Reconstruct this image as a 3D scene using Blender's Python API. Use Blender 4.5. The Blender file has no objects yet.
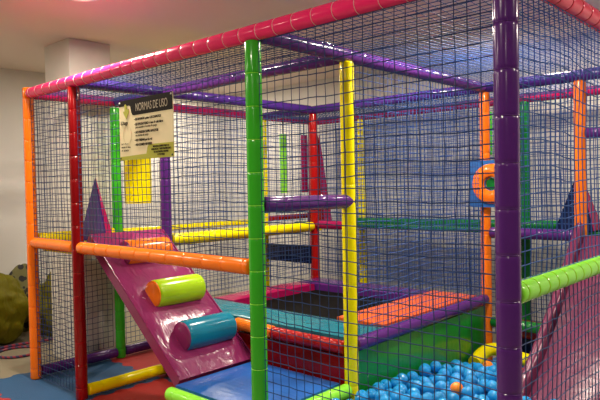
import bpy, bmesh, math, random
from mathutils import Vector, Matrix, noise

SC = bpy.context.scene
COL = SC.collection
random.seed(7)

# ------------------------------------------------------------------ camera
cam_d = bpy.data.cameras.new('camera')
cam = bpy.data.objects.new('camera', cam_d)
COL.objects.link(cam)
SC.camera = cam
cam_d.sensor_width = 36.0
cam_d.lens = 606.09 / 600.0 * 36.0
cam_d.clip_start = 0.05
YAW, PITCH, ROLL = 0.7423, -0.024, -0.019
CAM = Vector((4.8189, -2.1004, 1.5))
_f = Vector((-math.sin(YAW) * math.cos(PITCH), math.cos(YAW) * math.cos(PITCH), math.sin(PITCH)))
_r = Vector((math.cos(YAW), math.sin(YAW), 0))
_u = _r.cross(_f)
_r2 = _r * math.cos(ROLL) + _u * math.sin(ROLL)
_u2 = -_r * math.sin(ROLL) + _u * math.cos(ROLL)
M = Matrix.Identity(4)
for i in range(3):
    M[i][0] = _r2[i]; M[i][1] = _u2[i]; M[i][2] = -_f[i]; M[i][3] = CAM[i]
cam.matrix_world = M

# ------------------------------------------------------------------ world, light, exposure
w = bpy.data.worlds.new('world')
SC.world = w
w.use_nodes = True
w.node_tree.nodes['Background'].inputs[0].default_value = (1.0, 0.86, 0.68, 1)
w.node_tree.nodes['Background'].inputs[1].default_value = 0.045
SC.view_settings.view_transform = 'Standard'
SC.view_settings.look = 'None'
SC.view_settings.gamma = 1.0
SC.view_settings.use_curve_mapping = False
SC.view_settings.exposure = 0.15
CEIL = 2.8
LAMPS = [(1.05, -0.1, 52), (3.3, -1.7, 38), (3.2, 1.3, 50), (0.6, -2.4, 36), (5.6, 0.4, 34), (5.4, -3.4, 24), (1.7, 1.7, 38), (-1.0, -1.6, 30), (-1.0, 2.4, 40), (5.6, 2.4, 44), (3.0, 2.75, 20)]  # first has a visible fixture; those towards the back are added to brighten the wall
def downlight_or_fill(i, x, y, power):
    ld = bpy.data.lights.new('downlight_or_fill', 'AREA')
    ld.shape = 'DISK'; ld.size = 0.20; ld.energy = power; ld.color = (1.0, 0.88, 0.73)
    lo = bpy.data.objects.new('downlight_or_fill_lamp', ld); COL.objects.link(lo)
    lo.location = (x, y, CEIL - 0.035)
    return lo
for i, (x, y, pw) in enumerate(LAMPS):
    downlight_or_fill(i, x, y, pw)

# ------------------------------------------------------------------ helpers
def tag(o, label=None, cat=None, group=None, kind=None):
    if label: o['label'] = label
    if cat: o['category'] = cat
    if group: o['group'] = group
    if kind: o['kind'] = kind
    return o

def mat(name, col, rough=0.3, bump=0.0, bscale=20.0, var=0.0, coat=0.0, spec=0.5, wrinkle=0.0, emit=0.0, sheen=0.0):
    m = bpy.data.materials.new(name); m.use_nodes = True
    nt = m.node_tree; b = nt.nodes['Principled BSDF']
    b.inputs['Roughness'].default_value = rough
    b.inputs['Specular IOR Level'].default_value = spec
    b.inputs['Coat Weight'].default_value = coat
    b.inputs['Coat Roughness'].default_value = 0.08
    tc = nt.nodes.new('ShaderNodeTexCoord')
    n = nt.nodes.new('ShaderNodeTexNoise'); n.inputs['Scale'].default_value = bscale
    n.inputs['Detail'].default_value = 3
    nt.links.new(tc.outputs['Object'], n.inputs['Vector'])
    mx = nt.nodes.new('ShaderNodeMix'); mx.data_type = 'RGBA'
    c1 = tuple(c * (1 - var) for c in col) + (1,); c2 = tuple(min(1, c * (1 + var)) for c in col) + (1,)
    mx.inputs['A'].default_value = c1; mx.inputs['B'].default_value = c2
    nt.links.new(n.outputs['Fac'], mx.inputs['Factor'])
    nt.links.new(mx.outputs['Result'], b.inputs['Base Color'])
    last = None
    if bump:
        bp = nt.nodes.new('ShaderNodeBump'); bp.inputs['Strength'].default_value = bump; bp.inputs['Distance'].default_value = 0.01
        nt.links.new(n.outputs['Fac'], bp.inputs['Height']); last = bp
    if wrinkle:
        n2 = nt.nodes.new('ShaderNodeTexNoise'); n2.inputs['Scale'].default_value = 5.5; n2.inputs['Detail'].default_value = 2.5
        n2.inputs['Distortion'].default_value = 1.2
        mp = nt.nodes.new('ShaderNodeMapping'); mp.inputs['Scale'].default_value = (0.7, 2.4, 0.7)
        nt.links.new(tc.outputs['Object'], mp.inputs['Vector']); nt.links.new(mp.outputs['Vector'], n2.inputs['Vector'])
        b2 = nt.nodes.new('ShaderNodeBump'); b2.inputs['Strength'].default_value = wrinkle; b2.inputs['Distance'].default_value = 0.02
        nt.links.new(n2.outputs['Fac'], b2.inputs['Height'])
        if last: nt.links.new(last.outputs['Normal'], b2.inputs['Normal'])
        last = b2
    if last: nt.links.new(last.outputs['Normal'], b.inputs['Normal'])
    if emit:
        b.inputs['Emission Color'].default_value = tuple(col) + (1,)
        b.inputs['Emission Strength'].default_value = emit
    return m

V = dict(rough=0.20, bump=0.10, bscale=14, var=0.06, coat=0.08, spec=0.33)
MT = {
    'pink': mat('pink_vinyl', (0.86, 0.022, 0.15), **V),
    'salmon': mat('coral_pink_vinyl', (0.88, 0.045, 0.13), **V),
    'orange': mat('orange_vinyl', (0.90, 0.19, 0.010), **V),
    'red': mat('red_vinyl', (0.36, 0.005, 0.005), **V),
    'darkred': mat('dark_red_vinyl', (0.21, 0.003, 0.005), **V),
    'green': mat('green_vinyl', (0.040, 0.40, 0.020), **V),
    'lime': mat('lime_vinyl', (0.27, 0.80, 0.05), **V),
    'leaf': mat('yellow_green_vinyl', (0.42, 0.70, 0.01), **V),
    'dgreen': mat('dark_green_vinyl', (0.008, 0.17, 0.03), **V),
    'yellow': mat('yellow_vinyl', (1.0, 0.84, 0.0), **V),
    'purple': mat('purple_vinyl', (0.085, 0.018, 0.17), **V),
    'violet': mat('violet_vinyl', (0.055, 0.018, 0.19), **V),
    'magenta': mat('magenta_vinyl', (0.36, 0.006, 0.085), **V),
    'plum': mat('plum_vinyl', (0.23, 0.020, 0.105), rough=0.24, bump=0.1, bscale=14, var=0.06, coat=0.12, wrinkle=0.38),
    'mauve': mat('mauve_vinyl', (0.15, 0.022, 0.07), rough=0.24, bump=0.1, bscale=10, var=0.06, coat=0.15, spec=0.4, wrinkle=0.12),
    'teal': mat('teal_vinyl', (0.003, 0.17, 0.24), rough=0.2, bump=0.1, bscale=14, var=0.06, coat=0.0, spec=0.3, wrinkle=0.3),
    'tealr': mat('smooth_teal_vinyl', (0.005, 0.20, 0.32), **V),
    'blue': mat('blue_vinyl', (0.010, 0.12, 0.48), rough=0.32, bump=0.1, bscale=10, var=0.05, coat=0.0, spec=0.35, wrinkle=0.12),
    'bluepanel': mat('blue_board', (0.015, 0.12, 0.42), rough=0.4),
    'navy': mat('navy_vinyl', (0.006, 0.012, 0.055), **V),
    'greenpad': mat('green_padding', (0.006, 0.21, 0.018), rough=0.28, bump=0.1, bscale=8, var=0.1, coat=0.2, wrinkle=0.2),
    'oliveshape': mat('olive_green_patch', (0.13, 0.27, 0.02), rough=0.3),
    'orangepad': mat('orange_padding', (0.78, 0.12, 0.012), rough=0.28, bump=0.3, bscale=18, var=0.05, wrinkle=0.5),
    'tie': mat('clear_tie', (0.80, 0.45, 0.45), rough=0.4),
    'black': mat('black_mesh', (0.003, 0.003, 0.003), rough=0.7, spec=0.08),
    'dark': mat('dark_plastic', (0.02, 0.02, 0.025), rough=0.5),
    'net': mat('backlit_blue_net_cord', (0.008, 0.032, 0.12), rough=0.75, var=0.25, bscale=40),  # same blue cord darkened, its backlit look put into the colour
    'net_lit': mat('lit_blue_net_cord', (0.010, 0.062, 0.26), rough=0.75, var=0.25, bscale=40),  # brighter copy of that cord, lit look put into the colour
    'wall': mat('painted_wall', (0.68, 0.67, 0.64), rough=0.85, bump=0.04, bscale=60, var=0.015),
    'ceil': mat('ceiling_paint', (0.70, 0.60, 0.53), rough=0.95, bump=0.02, bscale=60, var=0.01),
    'pillar': mat('pillar_paint', (0.74, 0.72, 0.66), rough=0.8, bump=0.03, bscale=60, var=0.01),
    'floor': mat('beige_floor', (0.27, 0.235, 0.165), rough=0.45, bump=0.03, bscale=12, var=0.05),
    'tileblue': mat('blue_foam_tile', (0.020, 0.085, 0.20), rough=0.7, bump=0.2, bscale=90, var=0.12),
    'tilered': mat('red_foam_tile', (0.40, 0.022, 0.02), rough=0.7, bump=0.2, bscale=90, var=0.12),
    'ball': mat('blue_ball_plastic', (0.008, 0.29, 0.72), rough=0.12, coat=0.5, bump=0.05, bscale=30),
    'ballorange': mat('orange_ball_plastic', (0.92, 0.28, 0.02), rough=0.2, coat=0.4),
    'ballyellow': mat('yellow_ball_plastic', (0.9, 0.6, 0.15), rough=0.2, coat=0.4),
    'ballred': mat('red_ball_plastic', (0.6, 0.02, 0.02), rough=0.2, coat=0.4),
    'olive': mat('olive_fabric', (0.15, 0.135, 0.003), spec=0.15, rough=0.6, bump=0.3, bscale=9, var=0.15, wrinkle=0.8),
    'steel': mat('white_trim', (0.8, 0.8, 0.78), rough=0.4),
    'glow': mat('lamp_diffuser', (1.0, 0.86, 0.66), emit=6.0),
    'cream': mat('cream_print', (0.80, 0.70, 0.42), rough=0.5, var=0.02),
    'cream2': mat('cream_watermark', (0.72, 0.62, 0.36), rough=0.5, var=0.02),
    'signblack': mat('black_print', (0.010, 0.007, 0.005), rough=0.5, spec=0.08),
    'signolive': mat('olive_print', (0.40, 0.40, 0.02), rough=0.5),
    'ink': mat('dark_ink', (0.03, 0.02, 0.015), rough=0.6, spec=0.08),
    'inkwhite': mat('pale_ink', (0.42, 0.36, 0.26), rough=0.6),
}
def patterned(name, c1, c2, scale):
    m = bpy.data.materials.new(name); m.use_nodes = True
    nt = m.node_tree; b = nt.nodes['Principled BSDF']; b.inputs['Roughness'].default_value = 0.7
    tc = nt.nodes.new('ShaderNodeTexCoord'); v = nt.nodes.new('ShaderNodeTexVoronoi'); v.inputs['Scale'].default_value = scale
    cr = nt.nodes.new('ShaderNodeValToRGB'); cr.color_ramp.interpolation = 'CONSTANT'
    cr.color_ramp.elements[0].color = c1 + (1,); cr.color_ramp.elements[1].color = c2 + (1,); cr.color_ramp.elements[1].position = 0.42
    nt.links.new(tc.outputs['Object'], v.inputs['Vector']); nt.links.new(v.outputs['Distance'], cr.inputs[0]); nt.links.new(cr.outputs[0], b.inputs['Base Color'])
    return m
def banded(name, c1, c2, n):
    m = bpy.data.materials.new(name); m.use_nodes = True
    nt = m.node_tree; b = nt.nodes['Principled BSDF']; b.inputs['Roughness'].default_value = 0.4
    tc = nt.nodes.new('ShaderNodeTexCoord'); v = nt.nodes.new('ShaderNodeTexWave'); v.inputs['Scale'].default_value = n
    v.wave_type = 'BANDS'; v.bands_direction = 'DIAGONAL'
    cr = nt.nodes.new('ShaderNodeValToRGB'); cr.color_ramp.interpolation = 'CONSTANT'
    cr.color_ramp.elements[0].color = c1 + (1,); cr.color_ramp.elements[1].color = c2 + (1,); cr.color_ramp.elements[1].position = 0.5
    nt.links.new(tc.outputs['Object'], v.inputs['Vector']); nt.links.new(v.outputs['Fac'], cr.inputs[0]); nt.links.new(cr.outputs[0], b.inputs['Base Color'])
    return m
MT['floral'] = patterned('patterned_fabric', (0.02, 0.018, 0.02), (0.16, 0.15, 0.05), 14)
MT['hoop'] = banded('striped_hoop', (0.30, 0.02, 0.05), (0.03, 0.03, 0.10), 9)

def finish(bm, name, material, parent=None, sharp=40, loc=None, smooth=True):
    bmesh.ops.recalc_face_normals(bm, faces=bm.faces)
    a = math.radians(sharp)
    for f in bm.faces: f.smooth = smooth
    for e in bm.edges:
        if len(e.link_faces) == 2 and e.calc_face_angle(0) > a: e.smooth = False
    me = bpy.data.meshes.new(name); bm.to_mesh(me); bm.free()
    me.materials.append(material)
    o = bpy.data.objects.new(name, me); COL.objects.link(o)
    if loc is not None: o.location = loc
    if parent: o.parent = parent
    return o

def frame(axis):
    a = axis.normalized()
    h = Vector((0, 0, 1)) if abs(a.z) < 0.9 else Vector((1, 0, 0))
    u = a.cross(h).normalized(); v = a.cross(u).normalized()
    return u, v
def sweep(bm, pts, rads, seg=16, caps=True, closed=False):
    """one swept tube along a list of points"""
    rings = []
    n = len(pts); u = None
    for i, p in enumerate(pts):
        if closed: d = (pts[(i + 1) % n] - pts[i - 1]).normalized()
        else: d = (pts[min(i + 1, n - 1)] - pts[max(i - 1, 0)]).normalized()
        if u is None: u, v = frame(d)
        else:
            u = (u - d * u.dot(d)).normalized(); v = d.cross(u)
        r = rads[i] if hasattr(rads, '__len__') else rads
        rings.append([bm.verts.new(p + (u * math.cos(2 * math.pi * k / seg) + v * math.sin(2 * math.pi * k / seg)) * r) for k in range(seg)])
    m = n if closed else n - 1
    for i in range(m):
        A = rings[i]; B = rings[(i + 1) % n]
        for k in range(seg):
            bm.faces.new((A[k], A[(k + 1) % seg], B[(k + 1) % seg], B[k]))
    if caps and not closed:
        bm.faces.new(rings[0]); bm.faces.new(list(reversed(rings[-1])))
def box(bm, a, b, bev=0.0, seg=3):
    r = bmesh.ops.create_cube(bm, size=1.0)
    a = Vector(a); b = Vector(b)
    for v in r['verts']:
        v.co = Vector(((a[i] + b[i]) / 2 + v.co[i] * (b[i] - a[i])) for i in range(3))
    if bev:
        es = list({e for v in r['verts'] for e in v.link_edges})
        bmesh.ops.bevel(bm, geom=es, offset=bev, segments=seg, affect='EDGES', profile=0.5)
def prism(bm, poly, d):
    """extrude a polygon (list of Vectors) by vector d"""
    A = [bm.verts.new(p) for p in poly]; B = [bm.verts.new(p + d) for p in poly]
    bm.faces.new(A); bm.faces.new(list(reversed(B)))
    n = len(A)
    for i in range(n): bm.faces.new((A[i], B[i], B[(i + 1) % n], A[(i + 1) % n]))

R = 0.0425
def pad_tube(name, p0, p1, material, label, cat, pitch=0.165, r=R, ties=False, phase=0.5, group=None, seam=False, tie_mat=None, tie_r=0.0017):
    """a steel tube wrapped in a foam sleeve that is pinched wherever the net is tied round it"""
    p0 = Vector(p0); p1 = Vector(p1); L = (p1 - p0).length; d = (p1 - p0) / L
    ts = []; t = pitch * phase
    while t < L - 0.02:
        ts.append(t); t += pitch
    prof = [(0, r * 0.82), (0.004, r * 0.95), (0.010, r)]
    for t in ts:
        for dt, k in ((-0.014, 1.0), (-0.006, 0.988), (-0.002, 0.945), (0.002, 0.945), (0.006, 0.988), (0.014, 1.0)):
            if 0.012 < t + dt < L - 0.012: prof.append((t + dt, r * k))
    prof += [(L - 0.010, r), (L - 0.004, r * 0.95), (L, r * 0.82)]
    prof.sort()
    bm = bmesh.new()
    sweep(bm, [d * a for a, _ in prof], [b for _, b in prof], seg=20)
    o = finish(bm, name, material, loc=p0, sharp=50)
    tag(o, label, cat, group)
    if ties:
        tm = tie_mat or MT['tie']
        bm = bmesh.new()
        u, v = frame(d); rr = r * 0.962
        sweep(bm, [(u * math.cos(2 * math.pi * k / 22) + v * math.sin(2 * math.pi * k / 22)) * rr for k in range(22)], tie_r, seg=5, closed=True)
        proto = finish(bm, 'cable_tie', tm, parent=o, loc=d * ts[0])
        for t in ts[1:]:
            c = proto.copy(); COL.objects.link(c); c.parent = o; c.location = d * t
    return o

def net(name, o0, uv, vv, label, material, cell=0.047, th=0.0022, seed=0, sag=0.006, normal=None, knots=True):
    """knotted square netting: every cord of the panel as real geometry"""
    o0 = Vector(o0); uv = Vector(uv); vv = Vector(vv)
    W = uv.length; Hh = vv.length; u = uv / W; v = vv / Hh; nn = u.cross(v)
    nu = max(2, round(W / cell)); nv = max(2, round(Hh / cell))
    rnd = random.Random(seed)
    P = {}
    for i in range(nu + 1):
        for j in range(nv + 1):
            a = i / nu; b = j / nv
            edge = min(1, 8 * min(a, 1 - a)) * min(1, 8 * min(b, 1 - b))
            q = o0 + uv * a + vv * b
            w1 = noise.noise(Vector((a * W * 2.3 + seed, b * Hh * 2.3, seed * 1.7)))
            w2 = noise.noise(Vector((a * W * 2.3 + 9.1 + seed, b * Hh * 2.3, 4.4)))
            w3 = noise.noise(Vector((a * W * 1.4, b * Hh * 1.4 + 3.3, seed * 0.9)))
            q = q + u * ((w1 * 2.2 * sag + rnd.uniform(-.0022, .0022)) * edge) + v * ((w2 * 2.6 * sag + rnd.uniform(-.003, .003)) * edge) + nn * (w3 * 1.6 * sag * edge)
            P[i, j] = q - o0
    bm = bmesh.new()
    for i in range(nu + 1):
        sweep(bm, [P[i, j] for j in range(nv + 1)], th, seg=4, caps=False)
    for j in range(nv + 1):
        sweep(bm, [P[i, j] + nn * 0.0012 for i in range(nu + 1)], th, seg=4, caps=False)
    if knots:
        for k in P.values():
            s = th * 1.9
            vs = [bm.verts.new(k + d * s) for d in (u, v, -u, -v, nn, -nn)]
            for a in range(4):
                bm.faces.new((vs[a], vs[(a + 1) % 4], vs[4])); bm.faces.new((vs[(a + 1) % 4], vs[a], vs[5]))
    ob = finish(bm, name, material, loc=o0, smooth=False)
    tag(ob, label, 'net')
    return ob

# ------------------------------------------------------------------ the play frame's grid
H, ZR = 2.265, 1.089
XB, XC, XQ, XP = 0.738, 2.591, 3.33, 3.900
Y1, Y2, Y3 = 0.757, 2.569, 3.38

# ------------------------------------------------------------------ room shell
def struct(name, a, b, m):
    bm = bmesh.new(); box(bm, a, b)
    return tag(finish(bm, name, m), kind='structure')
struct('floor', (-3, -6, -0.112), (9, 6, -0.012), MT['floor'])
struct('ceiling', (-3, -6, CEIL), (9, 6, CEIL + 0.1), MT['ceil'])
struct('wall_left', (-1.95, -6, -0.012), (-1.83, 3.72, CEIL), MT['wall'])
struct('wall_back', (-1.83, 3.62, -0.012), (9, 3.72, CEIL), MT['wall'])
# square pillar beside the frame
bm = bmesh.new(); box(bm, (-0.60, 0.42, -0.012), (-0.14, 0.81, CEIL), 0.006, 2)
tag(finish(bm, 'pillar', MT['pillar']), kind='structure')

# recessed ceiling lights
def light_fixture(x, y, label):
    root = bpy.data.objects.new('ceiling_light', None); COL.objects.link(root); root.location = (x, y, CEIL)
    tag(root, label, 'ceiling light')
    bm = bmesh.new()
    sweep(bm, [Vector((0.135 * math.cos(2 * math.pi * k / 28), 0.135 * math.sin(2 * math.pi * k / 28), -0.008)) for k in range(28)], 0.014, seg=8, closed=True)
    finish(bm, 'trim_ring', MT['steel'], parent=root)
    bm = bmesh.new(); bmesh.ops.create_cone(bm, cap_ends=True, segments=28, radius1=0.125, radius2=0.125, depth=0.006)
    finish(bm, 'diffuser', MT['glow'], parent=root, loc=(0, 0, -0.008))
light_fixture(1.05, -0.1, 'round recessed ceiling light shining above the front rail, at the top edge of the picture')

# ------------------------------------------------------------------ foam floor tiles (1 m, jigsaw edges)
def edge_pts(a, b, sideways, amp=0.011, pitch=0.083):
    n = round((b - a).length / pitch); d = (b - a) / n
    pts = [a.copy()]
    for k in range(n):
        s = amp if k % 2 == 0 else -amp
        if k in (0, n - 1): s = 0
        p0 = a + d * k; p1 = a + d * (k + 1)
        pts += [p0 + d * 0.12 + sideways * s, p0 + d * 0.30 + sideways * s * 1.5, p0 + d * 0.70 + sideways * s * 1.5, p0 + d * 0.88 + sideways * s, p1]
    return pts[:-1]
TX0, TY0 = -0.22, -1.35
tile_lab = {
    (0, 0): 'red foam floor tile at the bottom left corner of the picture',
    (0, 1): 'blue foam floor tile under the leftmost orange post and the dark red post',
    (0, 2): 'red foam floor tile in the narrow corridor behind the blue one, at the foot of the far green post',
    (0, 3): 'blue foam floor tile far back in the narrow corridor beside the trampoline',
    (1, 1): 'red foam floor tile in front of the low yellow tube, under the foot of the plum ramp',
    (1, 2): 'blue foam floor tile in the shade beneath the plum ramp',
}
for (i, j), lb in tile_lab.items():
    x0 = TX0 + i; y0 = TY0 + j
    c = [Vector((x0, y0, 0)), Vector((x0 + 1, y0, 0)), Vector((x0 + 1, y0 + 1, 0)), Vector((x0, y0 + 1, 0))]
    X = Vector((1, 0, 0)); Y = Vector((0, 1, 0))
    poly = edge_pts(c[0], c[1], Y) + edge_pts(c[1], c[2], X) + edge_pts(c[3], c[2], Y)[::-1] + edge_pts(c[0], c[3], X)[::-1]
    # drop doubled corner points
    out = []
    for p in [c[0]] + edge_pts(c[0], c[1], Y)[1:] + [c[1]] + edge_pts(c[1], c[2], X)[1:] + [c[2]] + edge_pts(c[3], c[2], Y)[1:][::-1] + [c[3]] + edge_pts(c[0], c[3], X)[1:][::-1]:
        out.append(Vector((p.x - x0, p.y - y0, -0.012)))
    bm = bmesh.new(); prism(bm, out, Vector((0, 0, 0.012)))
    bmesh.ops.triangulate(bm, faces=[f for f in bm.faces if len(f.verts) > 4])
    t = finish(bm, 'foam_floor_tile', MT['tileblue'] if (i + j) % 2 else MT['tilered'], loc=(x0, y0, 0), smooth=False)
    tag(t, lb, 'floor tile')
bm = bmesh.new(); box(bm, (XC - 0.03, 0.0, -0.012), (XP, Y3, 0.01), 0.004, 1)
tag(finish(bm, 'ball_pit_mat', MT['bluepanel']), 'blue mat on the floor beneath the balls of the ball pit', 'mat')

# ------------------------------------------------------------------ posts
HT = H - R * 0.9
pad_tube('padded_post', (0, 0, 0), (0, 0, H + 0.045), MT['orange'], 'orange padded corner post, leftmost post of the play frame', 'post', ties=True, tie_mat=MT['orange'])
pad_tube('padded_post', (XB, 0, 0), (XB, 0, HT), MT['darkred'], 'dark red padded post second from the left on the front side', 'post', ties=True, tie_mat=MT['red'])
pad_tube('padded_post', (XC, 0, 0), (XC, 0, HT), MT['green'], 'bright green padded post in the middle of the front side', 'post', ties=True, tie_mat=MT['lime'])
pad_tube('padded_post', (XP, 0, 0), (XP, 0, H + 0.05), MT['purple'], 'big purple padded corner post nearest to the viewer', 'post', ties=True, tie_mat=MT['purple'], r=0.0445)
pad_tube('padded_post', (0, Y1, 0), (0, Y1, H - 0.05), MT['green'], 'green padded post behind the rules sign on the left side', 'post')
pad_tube('padded_post', (XB, Y1, 0), (XB, Y1, HT), MT['purple'], 'purple padded post at the top of the plum ramp', 'post')
yp = pad_tube('padded_post', (XC, Y1, 0.0), (XC, Y1, HT), MT['yellow'], 'yellow padded post at the corner between ball pit and trampoline', 'post', pitch=0.6)
bm = bmesh.new(); box(bm, (0.004, -R * 1.01, 0.02), (0.009, -R * 0.90, HT - 0.02))
finish(bm, 'seam', MT['dark'], parent=yp)
pad_tube('padded_post', (XC, Y2, 0), (XC, Y2, HT), MT['orange'], 'orange padded post behind the ring panel at the far corner of the trampoline', 'post')
pad_tube('padded_post', (XB, Y2, 0), (XB, Y2, HT), MT['red'], 'red padded post at the far left corner of the trampoline', 'post')
pad_tube('padded_post', (XQ, Y2, 0), (XQ, Y2, HT), MT['orange'], 'orange padded post at the top of the mauve slide on the right', 'post')
pad_tube('padded_post', (0, Y2, 0), (0, Y2, HT), MT['yellow'], 'yellow padded post on the far left side just right of the green front post', 'post')
pad_tube('padded_post', (0, Y3, 0), (0, Y3, HT), MT['magenta'], 'magenta padded post at the far left corner of the back side', 'post')
pad_tube('padded_post', (XB, Y3, 0), (XB, Y3, HT), MT['yellow'], 'dim yellow padded post on the back side seen just right of the near yellow post', 'post')
pad_tube('padded_post', (XC, Y3, 0), (XC, Y3, HT), MT['dgreen'], 'dark green padded post on the back side just right of the purple corner post', 'post')

# ------------------------------------------------------------------ top beams
G = 2 * R
pad_tube('padded_beam', (R, 0, H), (XP - R, 0, H), MT['pink'], 'long glossy pink padded beam along the top of the front side', 'beam', pitch=0.122, phase=0.35, ties=True)
pad_tube('padded_beam', (XP, R, H), (XP, Y3, H), MT['salmon'], 'coral pink padded beam along the top of the right side', 'beam', pitch=0.122, ties=True, tie_mat=MT['red'])
pad_tube('padded_beam', (0, R, H), (0, Y3, H), MT['magenta'], 'magenta padded beam along the top of the left side', 'beam', pitch=0.13)
pad_tube('padded_beam', (XB, R, H), (XB, Y2 - R, H), MT['violet'], 'violet padded top beam running back from the dark red post', 'beam', pitch=0.13)
pad_tube('padded_beam', (XC, R, H), (XC, Y2 - R, H), MT['purple'], 'purple padded top beam running from green front post over the yellow post to the ring panel corner', 'beam', pitch=0.13)
pad_tube('padded_beam', (R, Y1, H), (XB - R, Y1, H), MT['violet'], 'short violet padded top beam over the narrow corridor behind the sign', 'beam', pitch=0.13)
pad_tube('padded_beam', (XB + R, Y1, H), (XC - R, Y1, H), MT['purple'], 'purple padded top beam over the top of the ramp ending at the yellow post', 'beam', pitch=0.13)
pad_tube('padded_beam', (R, Y2, H), (XP - R, Y2, H), MT['violet'], 'violet padded top beam across the far end of trampoline and ball pit', 'beam', pitch=0.13)
pad_tube('padded_beam', (R, Y3, H - 0.01), (XP - R, Y3, H - 0.01), MT['magenta'], 'magenta padded top beam along the very back of the frame', 'beam', pitch=0.13)

# ------------------------------------------------------------------ rails
pad_tube('padded_rail', (R, 0, ZR), (XB - R, 0, ZR), MT['orange'], 'short orange padded rail between leftmost orange post and dark red post', 'rail', pitch=0.2)
pad_tube('padded_rail', (XB + R, 0, ZR), (XC - R, 0, ZR), MT['orange'], 'long orange padded rail crossing in front of the plum ramp', 'rail', pitch=0.165, ties=True, tie_mat=MT['orange'])
pad_tube('padded_rail', (XP, R, ZR), (XP, Y3, ZR), MT['lime'], 'lime green padded rail along the right side, nearest rail to the viewer', 'rail', pitch=0.10, ties=True, tie_mat=MT['leaf'])
pad_tube('padded_rail', (0, R, ZR + 0.03), (0, Y1 - R, ZR + 0.03), MT['yellow'], 'yellow padded rail on the far left side behind the orange and dark red posts', 'rail')
pad_tube('padded_rail', (0, Y1 + R, ZR + 0.03), (0, Y2 - R, ZR + 0.03), MT['yellow'], 'thinner looking upper yellow rail on the left side beyond the green post', 'rail', r=0.03)
pad_tube('padded_rail', (XB, Y1 + R, ZR - 0.005), (XB, Y2 - R, ZR - 0.005), MT['yellow'], 'bright yellow padded rail from the top of the ramp to the far red post', 'rail')
pad_tube('padded_rail', (0, Y2 + R, ZR + 0.05), (0, Y3 - R, ZR + 0.05), MT['red'], 'thin red rail in the far left corner above the yellow rail', 'rail', r=0.03)
pad_tube('padded_rail', (XB + R, Y2, ZR + 0.01), (XB + 0.40, Y2, ZR + 0.01), MT['magenta'], 'short magenta rail right of the far red post', 'rail')
pad_tube('padded_rail', (XC, R, 1.405), (XC, Y1 + 0.02, 1.40), MT['purple'], 'purple padded bar between green front post and yellow post above the blue pad', 'bar', pitch=0.3)
pad_tube('padded_rail', (XB - 0.1, Y3 - 0.089, ZR + 0.0), (XP - R, Y3 - 0.089, ZR + 0.03), MT['dgreen'], 'dark green padded rail along the back side', 'rail')
pad_tube('padded_rail', (XC + R, Y2, ZR), (XQ - R, Y2, ZR), MT['purple'], 'purple padded rail from the ring panel post to the orange post at the slide', 'rail')
pad_tube('padded_rail', (XQ + R, Y2, 1.84), (XP - R, Y2, 1.84), MT['purple'], 'short purple padded bar high above the mauve slide entrance', 'bar')
# low tubes
pad_tube('padded_tube', (XB, R, 0.055), (XB, Y1 - R, 0.055), MT['yellow'], 'yellow padded tube on the floor running back from the dark red post', 'tube', pitch=0.2)
pad_tube('padded_tube', (0, R, 0.055), (0, Y1 - R, 0.055), MT['purple'], 'dark purple padded tube on the floor on the left side by the pillar', 'tube')
pad_tube('padded_tube', (0, Y1 + R, 0.055), (0, Y2 - R, 0.055), MT['purple'], 'dark purple padded floor tube on the left side beyond the green post', 'tube')
pad_tube('padded_tube', (XC, Y1 + R, 0.53), (XC, Y2 - 0.03, 0.545), MT['purple'], 'purple padded tube along the top of the green ball pit wall', 'tube', pitch=0.3)
pad_tube('padded_tube', (1.93, Y1, 0.512), (XC - R, Y1, 0.512), MT['red'], 'red padded tube on top of the red wall in front of the teal pad', 'tube', pitch=0.055, phase=0.5)
pad_tube('padded_tube', (1.56, Y1, 0.525), (1.93, Y1, 0.515), MT['orange'], 'orange padded tube beside the plum ramp, left of the red one', 'tube')
pad_tube('padded_tube', (XC, R, 0.275), (XC, Y1 - R, 0.275), MT['lime'], 'lime green padded tube along the right edge of the blue pad', 'tube', pitch=0.14)
pad_tube('padded_tube', (1.81, 0.0, 0.275), (XC - R, 0.0, 0.275), MT['lime'], 'lime green padded tube along the front edge of the blue pad', 'tube', pitch=0.14)
pad_tube('padded_tube', (XC + R, 0.0, 0.275), (XP - R, 0.0, 0.275), MT['lime'], 'lime green padded tube along the front of the ball pit', 'tube', pitch=0.14)
pad_tube('padded_tube', (XC + R, Y2, 0.36), (XQ - R, Y2, 0.36), MT['dgreen'], 'dark green padded tube low behind the ball pit', 'tube')
def spline(P, n=8):
    out = []
    for i in range(len(P) - 1):
        p0 = P[max(i - 1, 0)]; p1 = P[i]; p2 = P[i + 1]; p3 = P[min(i + 2, len(P) - 1)]
        for k in range(n):
            t = k / n
            out.append(0.5 * ((2 * p1) + (p2 - p0) * t + (2 * p0 - 5 * p1 + 4 * p2 - p3) * t * t + (3 * p1 - p0 - 3 * p2 + p3) * t ** 3))
    return out + [P[-1]]
bm = bmesh.new()
sweep(bm, spline([Vector(p) for p in ((XC + 0.10, 2.14, 0.13), (XC + 0.10, 2.30, 0.175), (XC + 0.15, 2.43, 0.18), (XC + 0.32, 2.46, 0.135), (XQ - 0.02, 2.46, 0.10))]), 0.05, seg=18)
tag(finish(bm, 'padded_tube', MT['yellow'], sharp=50), 'bent yellow padded tube lying at the far edge of the balls', 'tube')

def mesh_thing(name, build, material, label, cat, loc=(0, 0, 0), sharp=40, kind=None, group=None):
    bm = bmesh.new(); build(bm)
    return tag(finish(bm, name, material, loc=loc, sharp=sharp), label, cat, group, kind)
def empty(name, loc, label, cat, group=None):
    o = bpy.data.objects.new(name, None); COL.objects.link(o); o.location = loc
    return tag(o, label, cat, group)
def part(name, parent, build, material, loc=None, label=None, sharp=40):
    bm = bmesh.new(); build(bm)
    o = finish(bm, name, material, parent=parent, loc=loc, sharp=sharp)
    if label: o['label'] = label
    return o

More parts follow.
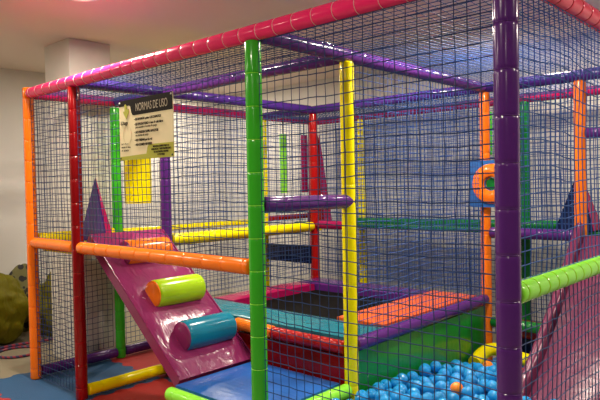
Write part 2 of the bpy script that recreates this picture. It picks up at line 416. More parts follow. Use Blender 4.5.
# ------------------------------------------------------------------ upper walkway
def slab(x0, y0, x1, y1, z0=1.02, z1=1.075, bev=0.012): return lambda bm: box(bm, (x0, y0, z0), (x1, y1, z1), bev, 2)
mesh_thing('walkway_platform', slab(0.05, 0.05, XB - 0.07, Y2 + 0.2), MT['yellow'], 'yellow padded walkway deck at rail height in the narrow left corridor', 'platform')
mesh_thing('walkway_platform', slab(0.05, Y2 + 0.42, XP - 0.05, Y3 - 0.14, 1.045, 1.085), MT['dgreen'], 'dark green walkway deck at rail height running along the back of the frame', 'platform')

# ------------------------------------------------------------------ blue landing pad
def quad_pillow(bm, pts, z0, z1, bev=0.03, nx=10, ny=10, puff=0.012, creases=None):
    """padded slab over a quadrilateral (a,b,c,d counter-clockwise), slightly domed top"""
    a, b, c, d = [Vector(p) for p in pts]
    def P(s, t): return (a * (1 - s) + b * s) * (1 - t) + (d * (1 - s) + c * s) * t
    top = {}; bot = {}
    for i in range(nx + 1):
        for j in range(ny + 1):
            s = i / nx; t = j / ny
            q = P(s, t)
            k = min(1, 6 * min(s, 1 - s)) * min(1, 6 * min(t, 1 - t))
            n_ = noise.noise(Vector((q.x * 4, q.y * 4, z1 * 7))) * 0.3
            zz = z1 - puff * (1 - k) + puff * n_ * k
            top[i, j] = bm.verts.new((q.x, q.y, zz)); 
            if i in (0, nx) or j in (0, ny): bot[i, j] = bm.verts.new((q.x, q.y, z0))
    for i in range(nx):
        for j in range(ny):
            bm.faces.new((top[i, j], top[i + 1, j], top[i + 1, j + 1], top[i, j + 1]))
    for i in range(nx):
        bm.faces.new((bot[i, 0], bot[i + 1, 0], top[i + 1, 0], top[i, 0])); bm.faces.new((top[i, ny], top[i + 1, ny], bot[i + 1, ny], bot[i, ny]))
    for j in range(ny):
        bm.faces.new((top[0, j], top[0, j + 1], bot[0, j + 1], bot[0, j])); bm.faces.new((bot[nx, j], bot[nx, j + 1], top[nx, j + 1], top[nx, j]))
    rim = [bot[i, 0] for i in range(nx + 1)] + [bot[nx, j] for j in range(1, ny + 1)] + [bot[i, ny] for i in range(nx - 1, -1, -1)] + [bot[0, j] for j in range(ny - 1, 0, -1)]
    bm.faces.new(list(reversed(rim)))
mesh_thing('landing_pad', lambda bm: quad_pillow(bm, [(1.80, 0.05, 0), (2.545, 0.05, 0), (2.545, 0.70, 0), (1.795, 0.70, 0)], 0.235, 0.325, puff=0.014), MT['blue'],
           'smooth blue landing pad at the foot of the plum ramp', 'pad', sharp=50)
mesh_thing('pad_base', lambda bm: box(bm, (1.80, 0.06, 0), (2.54, 0.70, 0.232), 0.01, 1), MT['green'], 'green padded block that carries the blue landing pad', 'block')

# ------------------------------------------------------------------ plum ramp with rollers
RX0, RZ0, RX1, RZ1 = XB + 0.0, 1.185, 1.79, 0.335
ramp = empty('climbing_ramp', (1.25, 0.40, 0.0), 'plum coloured padded ramp with three coloured rollers leading up to the yellow deck', 'ramp')
RL = Vector((1.25, 0.40, 0.0))
dirv = Vector((RX1 - RX0, 0, RZ1 - RZ0)); rlen = dirv.length; dirv /= rlen; nrm = Vector((-dirv.z, 0, dirv.x))
def ramp_pt(s, y, h): return Vector((RX0, 0, RZ0)) + dirv * s + nrm * h + Vector((0, y, 0))
def build_ramp(bm):
    ns, nt = 46, 22; ya, yb = 0.095, 0.712; th = 0.085
    rng = [0.245, 0.57, 0.90]
    top = {}; bot = {}
    for i in range(ns + 1):
        for j in range(nt + 1):
            s = rlen * i / ns; t = j / nt; y = ya + (yb - ya) * t
            e = min(1, 9 * min(t, 1 - t)) * min(1, 14 * min(i / ns, 1 - i / ns))
            h = -0.012 * (1 - e)
            # creases radiating from the rollers and across the far edge
            cr = 0
            for rc in rng:
                d = s - rc
                cr += 0.006 * math.exp(-(d / 0.09) ** 2)
            wv = noise.noise(Vector((s * 16 + y * 5, y * 3.0, 2.0))) * 0.022 * max(0, (t - 0.40) / 0.60) + noise.noise(Vector((s * 6, y * 6, 7))) * 0.005
            h += (cr + wv) * e
            top[i, j] = bm.verts.new(ramp_pt(s, y, h) - RL)
            bot[i, j] = bm.verts.new(ramp_pt(s, y, -th) - RL) if (i in (0, ns) or j in (0, nt)) else None
    for i in range(ns):
        for j in range(nt): bm.faces.new((top[i, j], top[i + 1, j], top[i + 1, j + 1], top[i, j + 1]))
    for i in range(ns):
        bm.faces.new((bot[i, 0], bot[i + 1, 0], top[i + 1, 0], top[i, 0])); bm.faces.new((top[i, nt], top[i + 1, nt], bot[i + 1, nt], bot[i, nt]))
    for j in range(nt):
        bm.faces.new((top[0, j], top[0, j + 1], bot[0, j + 1], bot[0, j])); bm.faces.new((bot[ns, j], bot[ns, j + 1], top[ns, j + 1], top[ns, j]))
    rim = [bot[i, 0] for i in range(ns + 1)] + [bot[ns, j] for j in range(1, nt + 1)] + [bot[i, nt] for i in range(ns - 1, -1, -1)] + [bot[0, j] for j in range(nt - 1, 0, -1)]
    bm.faces.new(list(reversed(rim)))
part('ramp_pad', ramp, build_ramp, MT['plum'], sharp=55)
def piping(bm, y):
    sweep(bm, [ramp_pt(0.02 + (rlen - 0.04) * k / 12, y, -0.006) - RL for k in range(13)], 0.006, seg=8)
part('piping', ramp, lambda bm: piping(bm, 0.095), MT['plum'])
part('piping', ramp, lambda bm: piping(bm, 0.712), MT['plum'])
def roller(s, y0, y1, r, mbody, mend, label, h=0.035):
    c = ramp_pt(s, 0, h) - RL
    a = c + Vector((0, y0, 0)); b = c + Vector((0, y1, 0))
    L = (b - a).length; d = (b - a) / L
    o = part('roller', ramp, lambda bm: sweep(bm, [a + d * q for q in (0, 0.006, 0.02, L * 0.33, L * 0.66, L - 0.02, L - 0.006, L)], [r * 0.94, r * 0.985, r, r * 1.015, r * 1.015, r, r * 0.985, r * 0.94], seg=36), mbody, label=label)
    e = part('end_cap', o, lambda bm: sweep(bm, [a - d * 0.016, a - d * 0.008, a + d * 0.004], [r * 0.80, r * 0.925, r * 0.95], seg=36), mend, label='flat end of the roller in a second colour')
    return o
roller(0.270, 0.235, 0.585, 0.090, MT['orange'], MT['plum'], 'orange roller near the top')
roller(0.690, 0.245, 0.625, 0.096, MT['leaf'], MT['orange'], 'yellow green roller with orange end')
roller(1.078, 0.255, 0.645, 0.099, MT['tealr'], MT['plum'], 'teal roller with plum end')

# ------------------------------------------------------------------ trampoline
tr = empty('trampoline', (1.65, 1.65, 0), 'square trampoline with black bed, teal, orange, crimson and purple pads and a red front wall', 'trampoline')
TL = Vector((1.65, 1.65, 0))
def tq(pts, z0, z1, **k):
    pp = [Vector((x - TL.x, y - TL.y, 0)) for x, y in pts]
    return lambda bm: quad_pillow(bm, pp, z0, z1, **k)
part('jump_bed', tr, lambda bm: box(bm, Vector((1.02, 1.12, 0.50)) - TL, Vector((2.18, 2.26, 0.506)) - TL), MT['black'], label='black jumping bed')
part('edge_pad', tr, tq([(XB + 0.06, 0.81), (2.54, 0.81), (2.54, 1.16), (XB + 0.06, 1.16)], 0.505, 0.572, nx=24, puff=0.012), MT['teal'], label='teal pad on the near side')
part('edge_pad', tr, tq([(2.14, 1.18), (2.535, 1.18), (2.535, 2.50), (2.14, 2.50)], 0.505, 0.595, ny=20, puff=0.02), MT['orangepad'], label='orange pad on the ball pit side')
part('edge_pad', tr, tq([(XB + 0.06, 1.18), (1.04, 1.18), (1.04, 2.20), (XB + 0.06, 2.20)], 0.505, 0.575, ny=14), MT['magenta'], label='crimson pad on the corridor side')
part('edge_pad', tr, tq([(XB + 0.06, 2.22), (2.13, 2.22), (2.13, 2.52), (XB + 0.06, 2.52)], 0.505, 0.575, nx=18), MT['purple'], label='purple pad on the far side')
part('side_panel', tr, lambda bm: box(bm, Vector((XB + 0.06, Y1 + 0.0, 0.0)) - TL, Vector((XC - 0.05, Y1 + 0.045, 0.465)) - TL, 0.012, 2), MT['darkred'], label='red padded front wall')
part('side_panel', tr, lambda bm: box(bm, Vector((XB + 0.06, 2.48, 0.0)) - TL, Vector((XC - 0.05, 2.52, 0.49)) - TL, 0.01, 2), MT['navy'], label='dark rear wall')
part('side_panel', tr, lambda bm: box(bm, Vector((XB + 0.06, Y1 + 0.05, 0.0)) - TL, Vector((XB + 0.10, 2.47, 0.49)) - TL, 0.01, 2), MT['navy'], label='dark wall on the corridor side')
def greenwall(bm):
    ns, nz = 40, 10
    a = {}; b = {}
    for i in range(ns + 1):
        for j in range(nz + 1):
            y = (Y1 + 0.05) + (Y2 - 0.05 - Y1 - 0.05) * i / ns; z = 0.012 + 0.478 * j / nz
            e = min(1, 5 * min(i / ns, 1 - i / ns)) * min(1, 4 * min(j / nz, 1 - j / nz))
            x = XC + 0.012 + 0.018 * e + 0.008 * e * noise.noise(Vector((y * 3, z * 5, 1)))
            a[i, j] = bm.verts.new((x, y, z)); b[i, j] = bm.verts.new((XC - 0.03, y, z)) if (i in (0, ns) or j in (0, nz)) else None
    for i in range(ns):
        for j in range(nz): bm.faces.new((a[i, j], a[i + 1, j], a[i + 1, j + 1], a[i, j + 1]))
    for i in range(ns):
        bm.faces.new((b[i, 0], b[i + 1, 0], a[i + 1, 0], a[i, 0])); bm.faces.new((a[i, nz], a[i + 1, nz], b[i + 1, nz], b[i, nz]))
    for j in range(nz):
        bm.faces.new((a[0, j], a[0, j + 1], b[0, j + 1], b[0, j])); bm.faces.new((b[ns, j], b[ns, j + 1], a[ns, j + 1], a[ns, j]))
    rim = [b[i, 0] for i in range(ns + 1)] + [b[ns, j] for j in range(1, nz + 1)] + [b[i, nz] for i in range(ns - 1, -1, -1)] + [b[0, j] for j in range(nz - 1, 0, -1)]
    bm.faces.new(list(reversed(rim)))
gw = mesh_thing('pit_wall', greenwall, MT['greenpad'], 'green padded wall between the ball pit and the trampoline', 'wall pad', sharp=60)

# ------------------------------------------------------------------ mauve slide on the right
sl = empty('slide', (3.62, 1.7, 0), 'mauve padded slide with raised side running down into the ball pit on the right', 'slide')
SLO = Vector((3.62, 1.7, 0))
SX0, SX1 = 3.375, 3.80
def slide_z(t):      # t 0 at the top (y = 2.56) .. 1 at the foot (y = 1.40)
    return 1.10 * (1 - t) + 0.13 * t - 0.10 * math.sin(math.pi * t) * 0.6
def build_bed(bm):
    nt, nx = 30, 14; T = {}; B = {}
    for i in range(nt + 1):
        t = i / nt; y = 2.505 - 1.165 * t; z = slide_z(t)
        for j in range(nx + 1):
            x = SX0 + (SX1 - SX0) * j / nx
            wv = noise.noise(Vector((x * 7, y * 3, 5))) * 0.010
            T[i, j] = bm.verts.new(Vector((x, y, z + wv)) - SLO); B[i, j] = bm.verts.new(Vector((x, y + 0.02, z - 0.07)) - SLO) if (i in (0, nt) or j in (0, nx)) else None
    for i in range(nt):
        for j in range(nx): bm.faces.new((T[i, j], T[i + 1, j], T[i + 1, j + 1], T[i, j + 1]))
    for i in range(nt):
        bm.faces.new((B[i, 0], B[i + 1, 0], T[i + 1, 0], T[i, 0])); bm.faces.new((T[i, nx], T[i + 1, nx], B[i + 1, nx], B[i, nx]))
    for j in range(nx):
        bm.faces.new((T[0, j], T[0, j + 1], B[0, j + 1], B[0, j])); bm.faces.new((B[nt, j], B[nt, j + 1], T[nt, j + 1], T[nt, j]))
    rim = [B[i, 0] for i in range(nt + 1)] + [B[nt, j] for j in range(1, nx + 1)] + [B[i, nx] for i in range(nt - 1, -1, -1)] + [B[0, j] for j in range(nx - 1, 0, -1)]
    bm.faces.new(list(reversed(rim)))
part('slide_bed', sl, build_bed, MT['mauve'], sharp=60)
def side_rim(xc):
    def b(bm):
        up = [];  dn = []
        n = 34
        for i in range(n + 1):
            t = i / n; y = 2.508 - 1.168 * t
            hgt = 0.10 * min(1, (t + 0.12) / 0.14) ** 0.5
            if t > 0.9: hgt *= max(0.35, 1 - (t - 0.9) * 5)
            up.append(Vector((0, y, slide_z(t) + hgt))); dn.append(Vector((0, y + 0.02, slide_z(t) - 0.075)))
        rings = []
        for u_, d_ in zip(up, dn):
            w_ = 0.032
            ring = []
            for k in range(9):
                a = math.pi * k / 8
                ring.append(Vector((xc + w_ * math.cos(a), u_.y, u_.z - w_ + w_ * math.sin(a))) - SLO)
            ring.append(Vector((xc - w_, d_.y, d_.z)) - SLO); ring.append(Vector((xc + w_, d_.y, d_.z)) - SLO)
            rings.append([bm.verts.new(p) for p in ring])
        m = len(rings[0])
        for A, B in zip(rings, rings[1:]):
            for k in range(m): bm.faces.new((A[k], A[(k + 1) % m], B[(k + 1) % m], B[k]))
        bm.faces.new(rings[0]); bm.faces.new(list(reversed(rings[-1])))
    return b
part('side_rim', sl, side_rim(SX0 - 0.033), MT['mauve'], sharp=50)
part('side_rim', sl, side_rim(SX1 + 0.0), MT['mauve'], sharp=50)

# ------------------------------------------------------------------ obstacles of the upper walkway
def pyramid(x, y, z, w, d, h, m1, m2, label, ax=0.0):
    def b1(bm):   # body
        c = [Vector((-w / 2, -d / 2, 0)), Vector((w / 2, -d / 2, 0)), Vector((w / 2, d / 2, 0)), Vector((-w / 2, d / 2, 0))]
        ap = Vector((ax, 0, h)); vs = [bm.verts.new(p) for p in c]; t = bm.verts.new(ap)
        bm.faces.new(list(reversed(vs)))
        for k in range(4): bm.faces.new((vs[k], vs[(k + 1) % 4], t))
        bmesh.ops.bevel(bm, geom=list(bm.edges), offset=0.006, segments=2, affect='EDGES')
    o = mesh_thing('foam_pyramid', b1, m1, label, 'foam pyramid', loc=(x, y, z), sharp=30)
    def b2(bm):   # coloured face on the right hand side
        A = Vector((w / 2 + 0.001, -d / 2 + 0.012, 0.01)); B = Vector((w / 2 + 0.001, d / 2 - 0.012, 0.01)); C_ = Vector((ax + 0.010, 0, h - 0.02))
        n = (B - A).cross(C_ - A).normalized() * 0.006
        prism(bm, [A, B, C_], n)
    part('side_face', o, b2, m2, label='face in a second colour')
    return o
pyramid(0.24, 0.42, 1.078, 0.44, 0.08, 0.53, MT['violet'], MT['magenta'], 'small violet foam pyramid with narrow crimson side, on the deck behind the dark red post')
pyramid(3.15, 3.08, 1.088, 0.30, 0.26, 0.50, MT['navy'], MT['magenta'], 'navy and crimson foam pyramid behind the orange post of the slide')
pyramid(0.36, 3.08, 1.088, 0.24, 0.16, 1.02, MT['darkred'], MT['magenta'], 'tall narrow crimson foam pyramid in the corner behind the far red post')

def hanging_bag(x, y, ztop, zbot, r, m, label, flutes=0):
    o = empty('hanging_bag', (x, y, zbot), label, 'hanging bag')
    n = 40
    def b(bm):
        zs = [0, 0.006, 0.02, (ztop - zbot) / 2, ztop - zbot - 0.02, ztop - zbot - 0.006, ztop - zbot]; rs = [0.93, 0.98, 1, 1.01, 1, 0.98, 0.93]
        rings = []
        for z_, k_ in zip(zs, rs):
            rings.append([bm.verts.new((math.cos(2 * math.pi * q / n) * r * k_ * (1 + (0.02 * math.cos(flutes * 2 * math.pi * q / n) if flutes else 0)), math.sin(2 * math.pi * q / n) * r * k_ * (1 + (0.02 * math.cos(flutes * 2 * math.pi * q / n) if flutes else 0)), z_)) for q in range(n)])
        for A, B in zip(rings, rings[1:]):
            for q in range(n): bm.faces.new((A[q], A[(q + 1) % n], B[(q + 1) % n], B[q]))
        bm.faces.new(list(reversed(rings[0]))); bm.faces.new(rings[-1])
    part('bag_body', o, b, m, sharp=50)
    part('hanging_rope', o, lambda bm: sweep(bm, [Vector((0, 0, ztop - zbot - 0.002)), Vector((0, 0, H - 0.03 - zbot))], 0.007, seg=8), MT['dark'])
    return o
hanging_bag(0.34, 0.757, 1.98, 1.375, 0.112, MT['yellow'], 'fat yellow hanging bag below the rules sign', 0)
hanging_bag(0.16, 2.72, 2.07, 1.42, 0.040, MT['lime'], 'thin lime green hanging bag left of the red ones', 0)
hanging_bag(0.20, 3.02, 2.07, 1.42, 0.040, MT['magenta'], 'thin magenta hanging bag left of the far red post', 0)
hanging_bag(2.40, 3.0, 2.12, 1.74, 0.050, MT['green'], 'green hanging bag above the ring panel left of the purple post', 0)
mesh_thing('padded_board', lambda bm: box(bm, (0.05, Y2 - 0.03, 0.69), (XB - 0.05, Y2 + 0.03, 0.87), 0.015, 2), MT['navy'], 'navy padded board low in the far left corridor, right of the green front post', 'board')
mesh_thing('foam_step', lambda bm: box(bm, (XC + 0.14, 2.68, 0.012), (XQ, 3.1, 0.24), 0.02, 3), MT['navy'], 'navy foam step behind the dark green low tube', 'foam step')
mesh_thing('foam_step', lambda bm: box(bm, (XC + 0.05, 2.63, 0.242), (XQ - 0.35, 3.0, 0.315), 0.02, 3), MT['darkred'], 'dark red foam step lying on the navy step under the low green tube', 'foam step')

# ring panel
rp = empty('ring_panel', (2.675, Y2 - 0.065, 1.485), 'blue square panel with an orange ring hung on the orange post beside the purple post', 'panel')
def ringhole(bm):
    n = 48; hw, hh = 0.19, 0.188; r = 0.055
    def sq(a):
        c, s = math.cos(a), math.sin(a); k = min(hw / max(abs(c), 1e-6), hh / max(abs(s), 1e-6)); return c * k, s * k
    O = {}; I = {}
    for q in range(n):
        a = 2 * math.pi * (q + 0.5) / n; x, z = sq(a)
        for s_ in (0, 1):
            O[q, s_] = bm.verts.new((x, -0.012 + 0.024 * s_, z)); I[q, s_] = bm.verts.new((r * math.cos(a), -0.012 + 0.024 * s_, r * math.sin(a)))
    for q in range(n):
        p = (q + 1) % n
        bm.faces.new((O[q, 0], O[p, 0], I[p, 0], I[q, 0])); bm.faces.new((O[q, 1], I[q, 1], I[p, 1], O[p, 1]))
        bm.faces.new((O[q, 0], O[q, 1], O[p, 1], O[p, 0])); bm.faces.new((I[q, 0], I[p, 0], I[p, 1], I[q, 1]))
part('board', rp, ringhole, MT['bluepanel'])
def ring(bm):
    n = 40
    def rr(r): return [Vector((r * math.cos(2 * math.pi * q / n), 0, r * math.sin(2 * math.pi * q / n))) for q in range(n)]
    prof = [(0.056, -0.014), (0.062, -0.03), (0.085, -0.042), (0.115, -0.042), (0.150, -0.03), (0.160, -0.013)]
    rings = [[bm.verts.new((r * math.cos(2 * math.pi * q / n), y, r * math.sin(2 * math.pi * q / n))) for q in range(n)] for r, y in prof]
    for A, B in zip(rings, rings[1:] + rings[:1]):
        for q in range(n): bm.faces.new((A[q], A[(q + 1) % n], B[(q + 1) % n], B[q]))
part('ring', rp, ring, MT['orange'], label='orange padded ring')
part('center_plate', rp, lambda bm: bmesh.ops.create_cone(bm, cap_ends=True, segments=6, radius1=0.05, radius2=0.05, depth=0.01, matrix=Matrix.Rotation(math.pi / 2, 4, 'X')), MT['dgreen'], loc=(0, 0.004, 0), label='dark green centre')

# ------------------------------------------------------------------ rules sign
sg = empty('rules_sign', (1.665, -0.03, 1.865), 'cream rules sign with black heading hung on the net between dark red and green posts', 'sign')
SWd, SHt = 0.57, 0.372
def flat(x0, z0, x1, z1, y0=0.0, y1=0.006): return lambda bm: box(bm, (x0, -y1, z0), (x1, -y0, z1))
part('board', sg, lambda bm: box(bm, (-SWd / 2, 0, -SHt / 2), (SWd / 2, 0.006, SHt / 2), 0.002, 1), MT['cream'])
def poly_plate(pts, y0, y1): return lambda bm: prism(bm, [Vector((x, -y0, z)) for x, z in pts], Vector((0, -(y1 - y0), 0)))
hx = -SWd / 2
part('heading_panel', sg, poly_plate([(hx, SHt / 2), (SWd / 2, SHt / 2), (SWd / 2, 0.085), (hx + 0.17, 0.085), (hx + 0.150, 0.09), (hx + 0.14, 0.105), (hx + 0.13, 0.145), (hx + 0.115, 0.150), (hx, 0.150)], 0, 0.0012), MT['signblack'], label='black heading panel')
part('footer_panel', sg, poly_plate([(hx, -SHt / 2), (SWd / 2, -SHt / 2), (SWd / 2, -SHt / 2 + 0.085), (0.045, -SHt / 2 + 0.085), (0.025, -SHt / 2 + 0.075), (0.018, -SHt / 2 + 0.055), (0.010, -SHt / 2 + 0.03), (hx, -SHt / 2 + 0.022)], 0, 0.0012), MT['signolive'], label='olive footer panel')
part('logo_arrow', sg, poly_plate([(hx + 0.065, 0.155), (hx + 0.078, 0.162), (hx + 0.092, 0.15), (hx + 0.092, 0.125), (hx + 0.115, 0.13), (hx + 0.118, 0.112), (hx + 0.085, 0.068), (hx + 0.055, 0.105), (hx + 0.052, 0.118), (hx + 0.068, 0.118)], 0.0012, 0.003), MT['signolive'], label='yellow green arrow shape')
part('faint_circle', sg, lambda bm: sweep(bm, [Vector((hx + 0.09 + 0.045 * math.cos(2 * math.pi * k / 24), -0.0006, -0.03 + 0.06 * math.sin(2 * math.pi * k / 24))) for k in range(24)], 0.001, seg=4, closed=True), MT['cream2'])
def text(s, x, z, size, m, name, sx=1.0, align='LEFT', bold=0.0):
    cu = bpy.data.curves.new(name, 'FONT'); cu.body = s; cu.size = size; cu.extrude = 0.0004; cu.align_x = align; cu.offset = bold
    tmp = bpy.data.objects.new(name + '_tmp', cu); COL.objects.link(tmp)
    bpy.context.view_layer.update()
    me = bpy.data.meshes.new_from_object(tmp.evaluated_get(bpy.context.evaluated_depsgraph_get()))
    bpy.data.objects.remove(tmp); bpy.data.curves.remove(cu)
    me.materials.clear(); me.materials.append(m)
    o = bpy.data.objects.new(name, me); COL.objects.link(o); o.parent = sg
    o.rotation_euler = (math.pi / 2, 0, 0); o.location = (x, -0.0024, z); o.scale = (sx, 1, 1)
    return o
text('NORMAS DE USO', hx + 0.19, 0.108, 0.068, MT['inkwhite'], 'heading_text', 0.62, bold=0.0)
text('d.haga', hx + 0.02, 0.035, 0.034, MT['ink'], 'logo_text', 0.95, bold=0.0006)
tl = [('• SE DEBERÁN quitar LOS ZAPATOS', 0.052, 1), ('• ES OBLIGATORIO el uso de calcetines', 0.021, 1), ('  para acceder a la zona de juego', 0.003, 0),
      ('• NO PUEDEN SUBIR ADULTOS', -0.028, 1), ('  en el área de juego', -0.046, 0), ('• NO TREPAR por la red', -0.076, 1), ('• NO COMER NI BEBER', -0.104, 1)]
for s, z, b in tl: text(s, hx + 0.175, z, 0.0195, MT['ink'], 'rule_text', 0.92, bold=0.0009 if b else 0.0)
for k, s in enumerate(['MENORES SIEMPRE BAJO LA', 'VIGILANCIA Y RESPONSABILIDAD', 'DE SUS PADRES, MADRES', 'O TUTORES']): text(s, 0.163, -0.122 - 0.0165 * k, 0.0155, MT['ink'], 'footer_text', 0.85, 'CENTER', 0.0005)
for k, s in enumerate(['De 3 a 10 años', 'AFORO: 15   niños', 'Nº   LICENCIA']): text(s, hx + 0.022, -0.090 - 0.021 * k, 0.0145, MT['ink'], 'small_text', 0.9)
for sx_, sz_ in ((-1, 1), (1, 1), (-1, -1), (1, -1)):
    part('fixing', sg, lambda bm: bmesh.ops.create_uvsphere(bm, u_segments=12, v_segments=8, radius=0.006), MT['steel'] if sz_ > 0 else MT['dark'], loc=(sx_ * (SWd / 2 - 0.012), -0.001, sz_ * (SHt / 2 - 0.012)))

# ------------------------------------------------------------------ bean bags, hoops at the left wall
def blob(name, c, rx, ry, rz, m, label, cat, seed, amp=0.16, flat_z=0.0, rot=0):
    def b(bm):
        bmesh.ops.create_icosphere(bm, subdivisions=5, radius=1.0)
        for v in bm.verts:
            p = v.co.copy()
            n1 = noise.fractal(p * 1.3 + Vector((seed, 0, 0)), 0.9, 2.0, 4)
            f = noise.noise(Vector((p.x * 2.0 + seed, p.y * 2.0, p.z * 0.9))) 
            fold = (1 - abs(noise.noise(Vector((p.x * 2.2, p.y * 2.2 + seed, p.z * 1.2))) * 2.2)) * 0.07
            k = 1 + amp * n1 + 0.08 * f + fold
            q = Vector((p.x * rx * k, p.y * ry * k, p.z * rz * k + rz * 0.86))
            if q.z < flat_z: q.z = flat_z + (0.002 * (q.z - flat_z))
            v.co = q
    o = mesh_thing(name, b, m, label, cat, loc=(c[0], c[1], -0.01), sharp=80)
    o.rotation_euler = (0, 0, rot)
    return o
blob('bean_bag', (-1.46, 0.12), 0.28, 0.42, 0.36, MT['olive'], 'large crumpled olive green bean bag at the left edge of the picture', 'bean bag', 3.1, amp=0.24, rot=0.0)
blob('bean_bag', (-1.42, 0.92), 0.25, 0.30, 0.34, MT['olive'], 'olive green bean bag half hidden behind the leftmost orange post', 'bean bag', 11.7, amp=0.22)
blob('cushion', (-1.765, 0.66), 0.045, 0.20, 0.38, MT['floral'], 'dark patterned cushion standing behind the gap between the olive bean bags', 'cushion', 5.0, amp=0.05)
def torus(c, r, t, label, m, squash=1.0):
    pts = [Vector((r * math.cos(2 * math.pi * k / 48), r * squash * math.sin(2 * math.pi * k / 48), 0)) for k in range(48)]
    return mesh_thing('hula_hoop', lambda bm: sweep(bm, pts, t, seg=10, closed=True), m, label, 'hoop', loc=(c[0], c[1], t - 0.012))
torus((-0.93, 0.24), 0.185, 0.012, 'small red and navy striped hoop lying on the floor by the bean bags', MT['hoop'])
mesh_thing('rope', lambda bm: sweep(bm, [Vector((-1.13 + 0.03 * math.sin(k * 0.8), -0.35 + k * 0.10, 0.012))  for k in range(19)], 0.014, seg=10), MT['hoop'], 'red and navy striped hose lying along the front of the bean bags', 'hose')

# ------------------------------------------------------------------ balls
BR = 0.0400
def build_balls():
    rnd = random.Random(21)
    cell = 2 * BR; grid = {}
    balls = []
    def top(x, y):
        if y < 1.5: t = 0.295 + (0.02 if y < 1.0 else 0)
        else: t = 0.295 - (y - 1.5) * 0.19
        return t + 0.03 * noise.noise(Vector((x * 4, y * 4, 3)))
    def near(x, y):
        ci, cj = int(x / cell), int(y / cell)
        for a in (-1, 0, 1):
            for b in (-1, 0, 1):
                for q in grid.get((ci + a, cj + b), ()): yield q
    def rest(x, y):
        z = 0.012 + BR
        for q in near(x, y):
            d2 = (q[0] - x) ** 2 + (q[1] - y) ** 2
            if d2 < cell * cell: z = max(z, q[2] + math.sqrt(cell * cell - d2) + 0.0002)
        return z
    def blocked(x, y, z):
        if x < XC + 0.075 or x > XP - 0.06 or y < 0.09 or y > 2.36: return True
        if x < XC + 0.10 and (y < 0.06 + BR or abs(y - Y1) < 0.06): return True
        if y > 1.30 and x > SX0 - 0.075 - BR:                    # under or in the slide
            t = (2.505 - y) / 1.165
            if z > slide_z(max(0, min(1, t))) - 0.14 - BR or y < 1.40: return True
        if y > 2.36: return True
        if x < XC + 0.20 and y > 2.04: return True
        if (x - XC) ** 2 + (y - Y2) ** 2 < (R + BR) ** 2: return True
        return False
    fails = 0
    while fails < 900 and len(balls) < 2300:
        best = None
        cx = rnd.uniform(XC + 0.075, XP - 0.06); cy = rnd.uniform(0.09, 2.36)
        for _ in range(9):
            x = cx + rnd.uniform(-.05, .05); y = cy + rnd.uniform(-.05, .05)
            z = rest(x, y)
            if blocked(x, y, z): continue
            if best is None or z < best[2]: best = (x, y, z)
        if best is None or best[2] + BR > top(best[0], best[1]):
            fails += 1; continue
        fails = 0 if fails < 300 else fails - 1
        balls.append(best); grid.setdefault((int(best[0] / cell), int(best[1] / cell)), []).append(best)
    return balls
balls = build_balls()
def project(p):
    d = Vector(p) - CAM; z = d.dot(_f)
    return 300 + 606.09 * d.dot(_r2) / z, 200 - 606.09 * d.dot(_u2) / z
def covered(b):
    v = (CAM - Vector(b)).normalized(); n = 0
    for q in balls:
        if q is b: continue
        w_ = Vector(q) - Vector(b)
        if w_.length < 0.17:
            a = w_.dot(v)
            if a > 0 and (w_ - v * a).length < BR * 1.05: n += 1
    return n
cand = []
for b in balls:
    px, py = project(b)
    if -5 < px < 610 and 340 < py < 412 and not (py > 412):
        cv = covered(b)
        cand.append((cv, (Vector(b) - CAM).length, b))
cand.sort(key=lambda c: (c[0] > 1, c[0], c[1]))
front = [c[2] for c in cand[:290]]
fs = set(front)
bm = bmesh.new(); bmesh.ops.create_uvsphere(bm, u_segments=24, v_segments=14, radius=BR)
proto = finish(bm, 'plastic_ball', MT['ball'], loc=front[0], sharp=180)
tag(proto, 'blue plastic ball lying among the other blue balls of the ball pit', 'ball', 'balls in the ball pit')
vis = [c[2] for c in cand if c[0] == 0 and c[2] in fs]
def nearest(px, py):
    return min(vis, key=lambda b: (project(b)[0] - px) ** 2 + (project(b)[1] - py) ** 2)
special = {nearest(454, 388): ('ballorange', 'bright orange plastic ball among the blue balls left of the purple post'),
           nearest(484, 367): ('ballorange', 'orange plastic ball half buried near the yellow tube at the far edge of the balls'),
           nearest(527, 366): ('ballred', 'red plastic ball at the far edge of the pit right of the purple post')}
for b in front:
    o = proto if b is front[0] else proto.copy()
    if o is not proto: COL.objects.link(o)
    o.location = b
    if b in special:
        mk, lb = special[b]
        o.data = proto.data.copy(); o.data.materials.clear(); o.data.materials.append(MT[mk]); o['label'] = lb
bm = bmesh.new()
bms = bmesh.new(); bmesh.ops.create_icosphere(bms, subdivisions=2, radius=BR)
vv0 = [v.co.copy() for v in bms.verts]; ff0 = [[v.index for v in f.verts] for f in bms.faces]; bms.free()
vs, fs_ = [], []
for b in balls:
    if b in fs: continue
    k = len(vs); vs += [v + Vector(b) for v in vv0]; fs_ += [[k + q for q in f] for f in ff0]
me = bpy.data.meshes.new('plastic_ball_heap'); me.from_pydata(vs, [], fs_); me.materials.append(MT['ball'])
for p in me.polygons: p.use_smooth = True
o = bpy.data.objects.new('plastic_ball_heap', me); COL.objects.link(o)
tag(o, 'heap of blue plastic balls filling the pit beneath the top ones', 'balls', kind='stuff')
print('balls', len(balls), 'front', len(front))

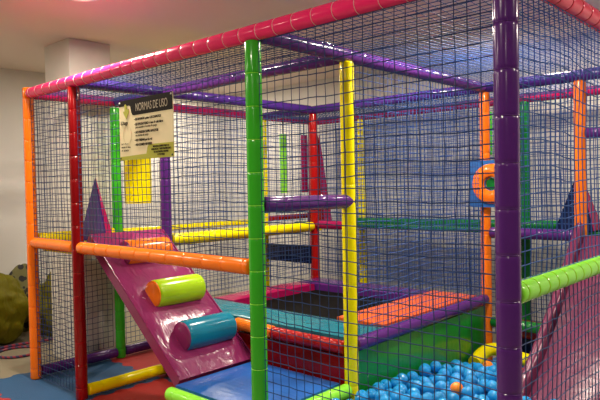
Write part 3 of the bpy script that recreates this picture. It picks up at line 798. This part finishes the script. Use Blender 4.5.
# ------------------------------------------------------------------ nets
zt = H - R; nt_ = 'safety_net'
e = 0.0
net(nt_, (R, 0, 0.03), (XB - 2 * R, 0, 0), (0, 0, ZR - R - 0.03), 'net, tinted dark as if backlit, below the short orange rail left of the dark red post', MT['net'], seed=1)
net(nt_, (R, 0, ZR + R), (XB - 2 * R, 0, 0), (0, 0, zt - ZR - R), 'net, tinted dark as if backlit, above the short orange rail left of the dark red post', MT['net'], seed=21)
net(nt_, (XB + R, 0.0, ZR + R), (XC - XB - 2 * R, 0, 0), (0, 0, zt - ZR - R), 'net above the long orange rail, carrying the rules sign', MT['net'], seed=2)
net(nt_, (XC + R, -0.0, 0.31), (XP - XC - 2 * R, 0, 0), (0, 0, zt - 0.31), 'front net of the ball pit between green post and big purple post', MT['net'], cell=0.053, th=0.0024, seed=3)
net(nt_, (XP, R, 0.03), (0, Y2 - R, 0), (0, 0, ZR - R - 0.03), 'lower net on the right side below the lime rail', MT['net'], cell=0.053, th=0.0024, seed=4, sag=0.012)
net(nt_, (XP, R, ZR + R), (0, Y3 - R, 0), (0, 0, zt - ZR - R), 'upper net on the right side above the lime rail', MT['net_lit'], cell=0.053, th=0.0024, seed=5, sag=0.012)
net(nt_, (-R - 0.008, R, 0.1), (0, Y1 - 2 * R, 0), (0, 0, zt - 0.1), 'net on the left side by the white pillar', MT['net'], seed=6)
net(nt_, (-R - 0.008, Y1 + R, 0.1), (0, Y2 - Y1 - 2 * R, 0), (0, 0, zt - 0.1), 'net on the left side beyond the green post', MT['net_lit'], seed=7)
net(nt_, (-R - 0.008, Y2 + R, 0.1), (0, Y3 - Y2 - 2 * R, 0), (0, 0, zt - 0.1), 'net on the left side in the far corner', MT['net_lit'], seed=8)
net(nt_, (R, Y3 + R + 0.012, 0.05), (XP - R, 0, 0), (0, 0, zt - 0.05), 'long net along the back of the frame', MT['net_lit'], seed=9, cell=0.042, th=0.0027)
net(nt_, (XB + R, Y2 + R + 0.012, 0.6), (XC - XB - 2 * R, 0, 0), (0, 0, zt - 0.6), 'net behind the trampoline between far red post and orange post', MT['net_lit'], seed=10, cell=0.042, th=0.0027)
net(nt_, (XB - R - 0.012, Y1 + R, 0.6), (0, Y2 - Y1 - 2 * R, 0), (0, 0, zt - 0.6), 'net between the corridor and the trampoline', MT['net_lit'], seed=11, cell=0.043, th=0.0024)
net(nt_, (XC, Y1 + R, 0.58), (0, Y2 - Y1 - 2 * R, 0), (0, 0, zt - 0.58), 'net between the trampoline and the ball pit above the purple tube', MT['net_lit'], seed=12, cell=0.043, th=0.0024)
net(nt_, (XC + R, Y2 , ZR + R), (XQ - XC - 2 * R, 0, 0), (0, 0, zt - ZR - R), 'net behind the ball pit left of the slide entrance', MT['net_lit'], seed=13, cell=0.043, th=0.0024)
# roof nets
net(nt_, (XC + R, R, H), (XP - XC - 2 * R, 0, 0), (0, Y2 - 2 * R, 0), 'roof net above the ball pit', MT['net_lit'], seed=14, sag=0.01, th=0.0018)
net(nt_, (XB + R, R, H), (XC - XB - 2 * R, 0, 0), (0, Y1 - 2 * R, 0), 'roof net above the plum ramp', MT['net'], seed=15, sag=0.01, th=0.0018)
net(nt_, (R, R, H), (XB - 2 * R, 0, 0), (0, Y1 - 2 * R, 0), 'roof net above the left corridor', MT['net_lit'], seed=16, sag=0.01, th=0.0018)
net(nt_, (R, Y2 + R, H), (XP - 2 * R, 0, 0), (0, Y3 - Y2 - 2 * R, 0), 'roof net above the back walkway', MT['net_lit'], seed=17, sag=0.01, th=0.0018)
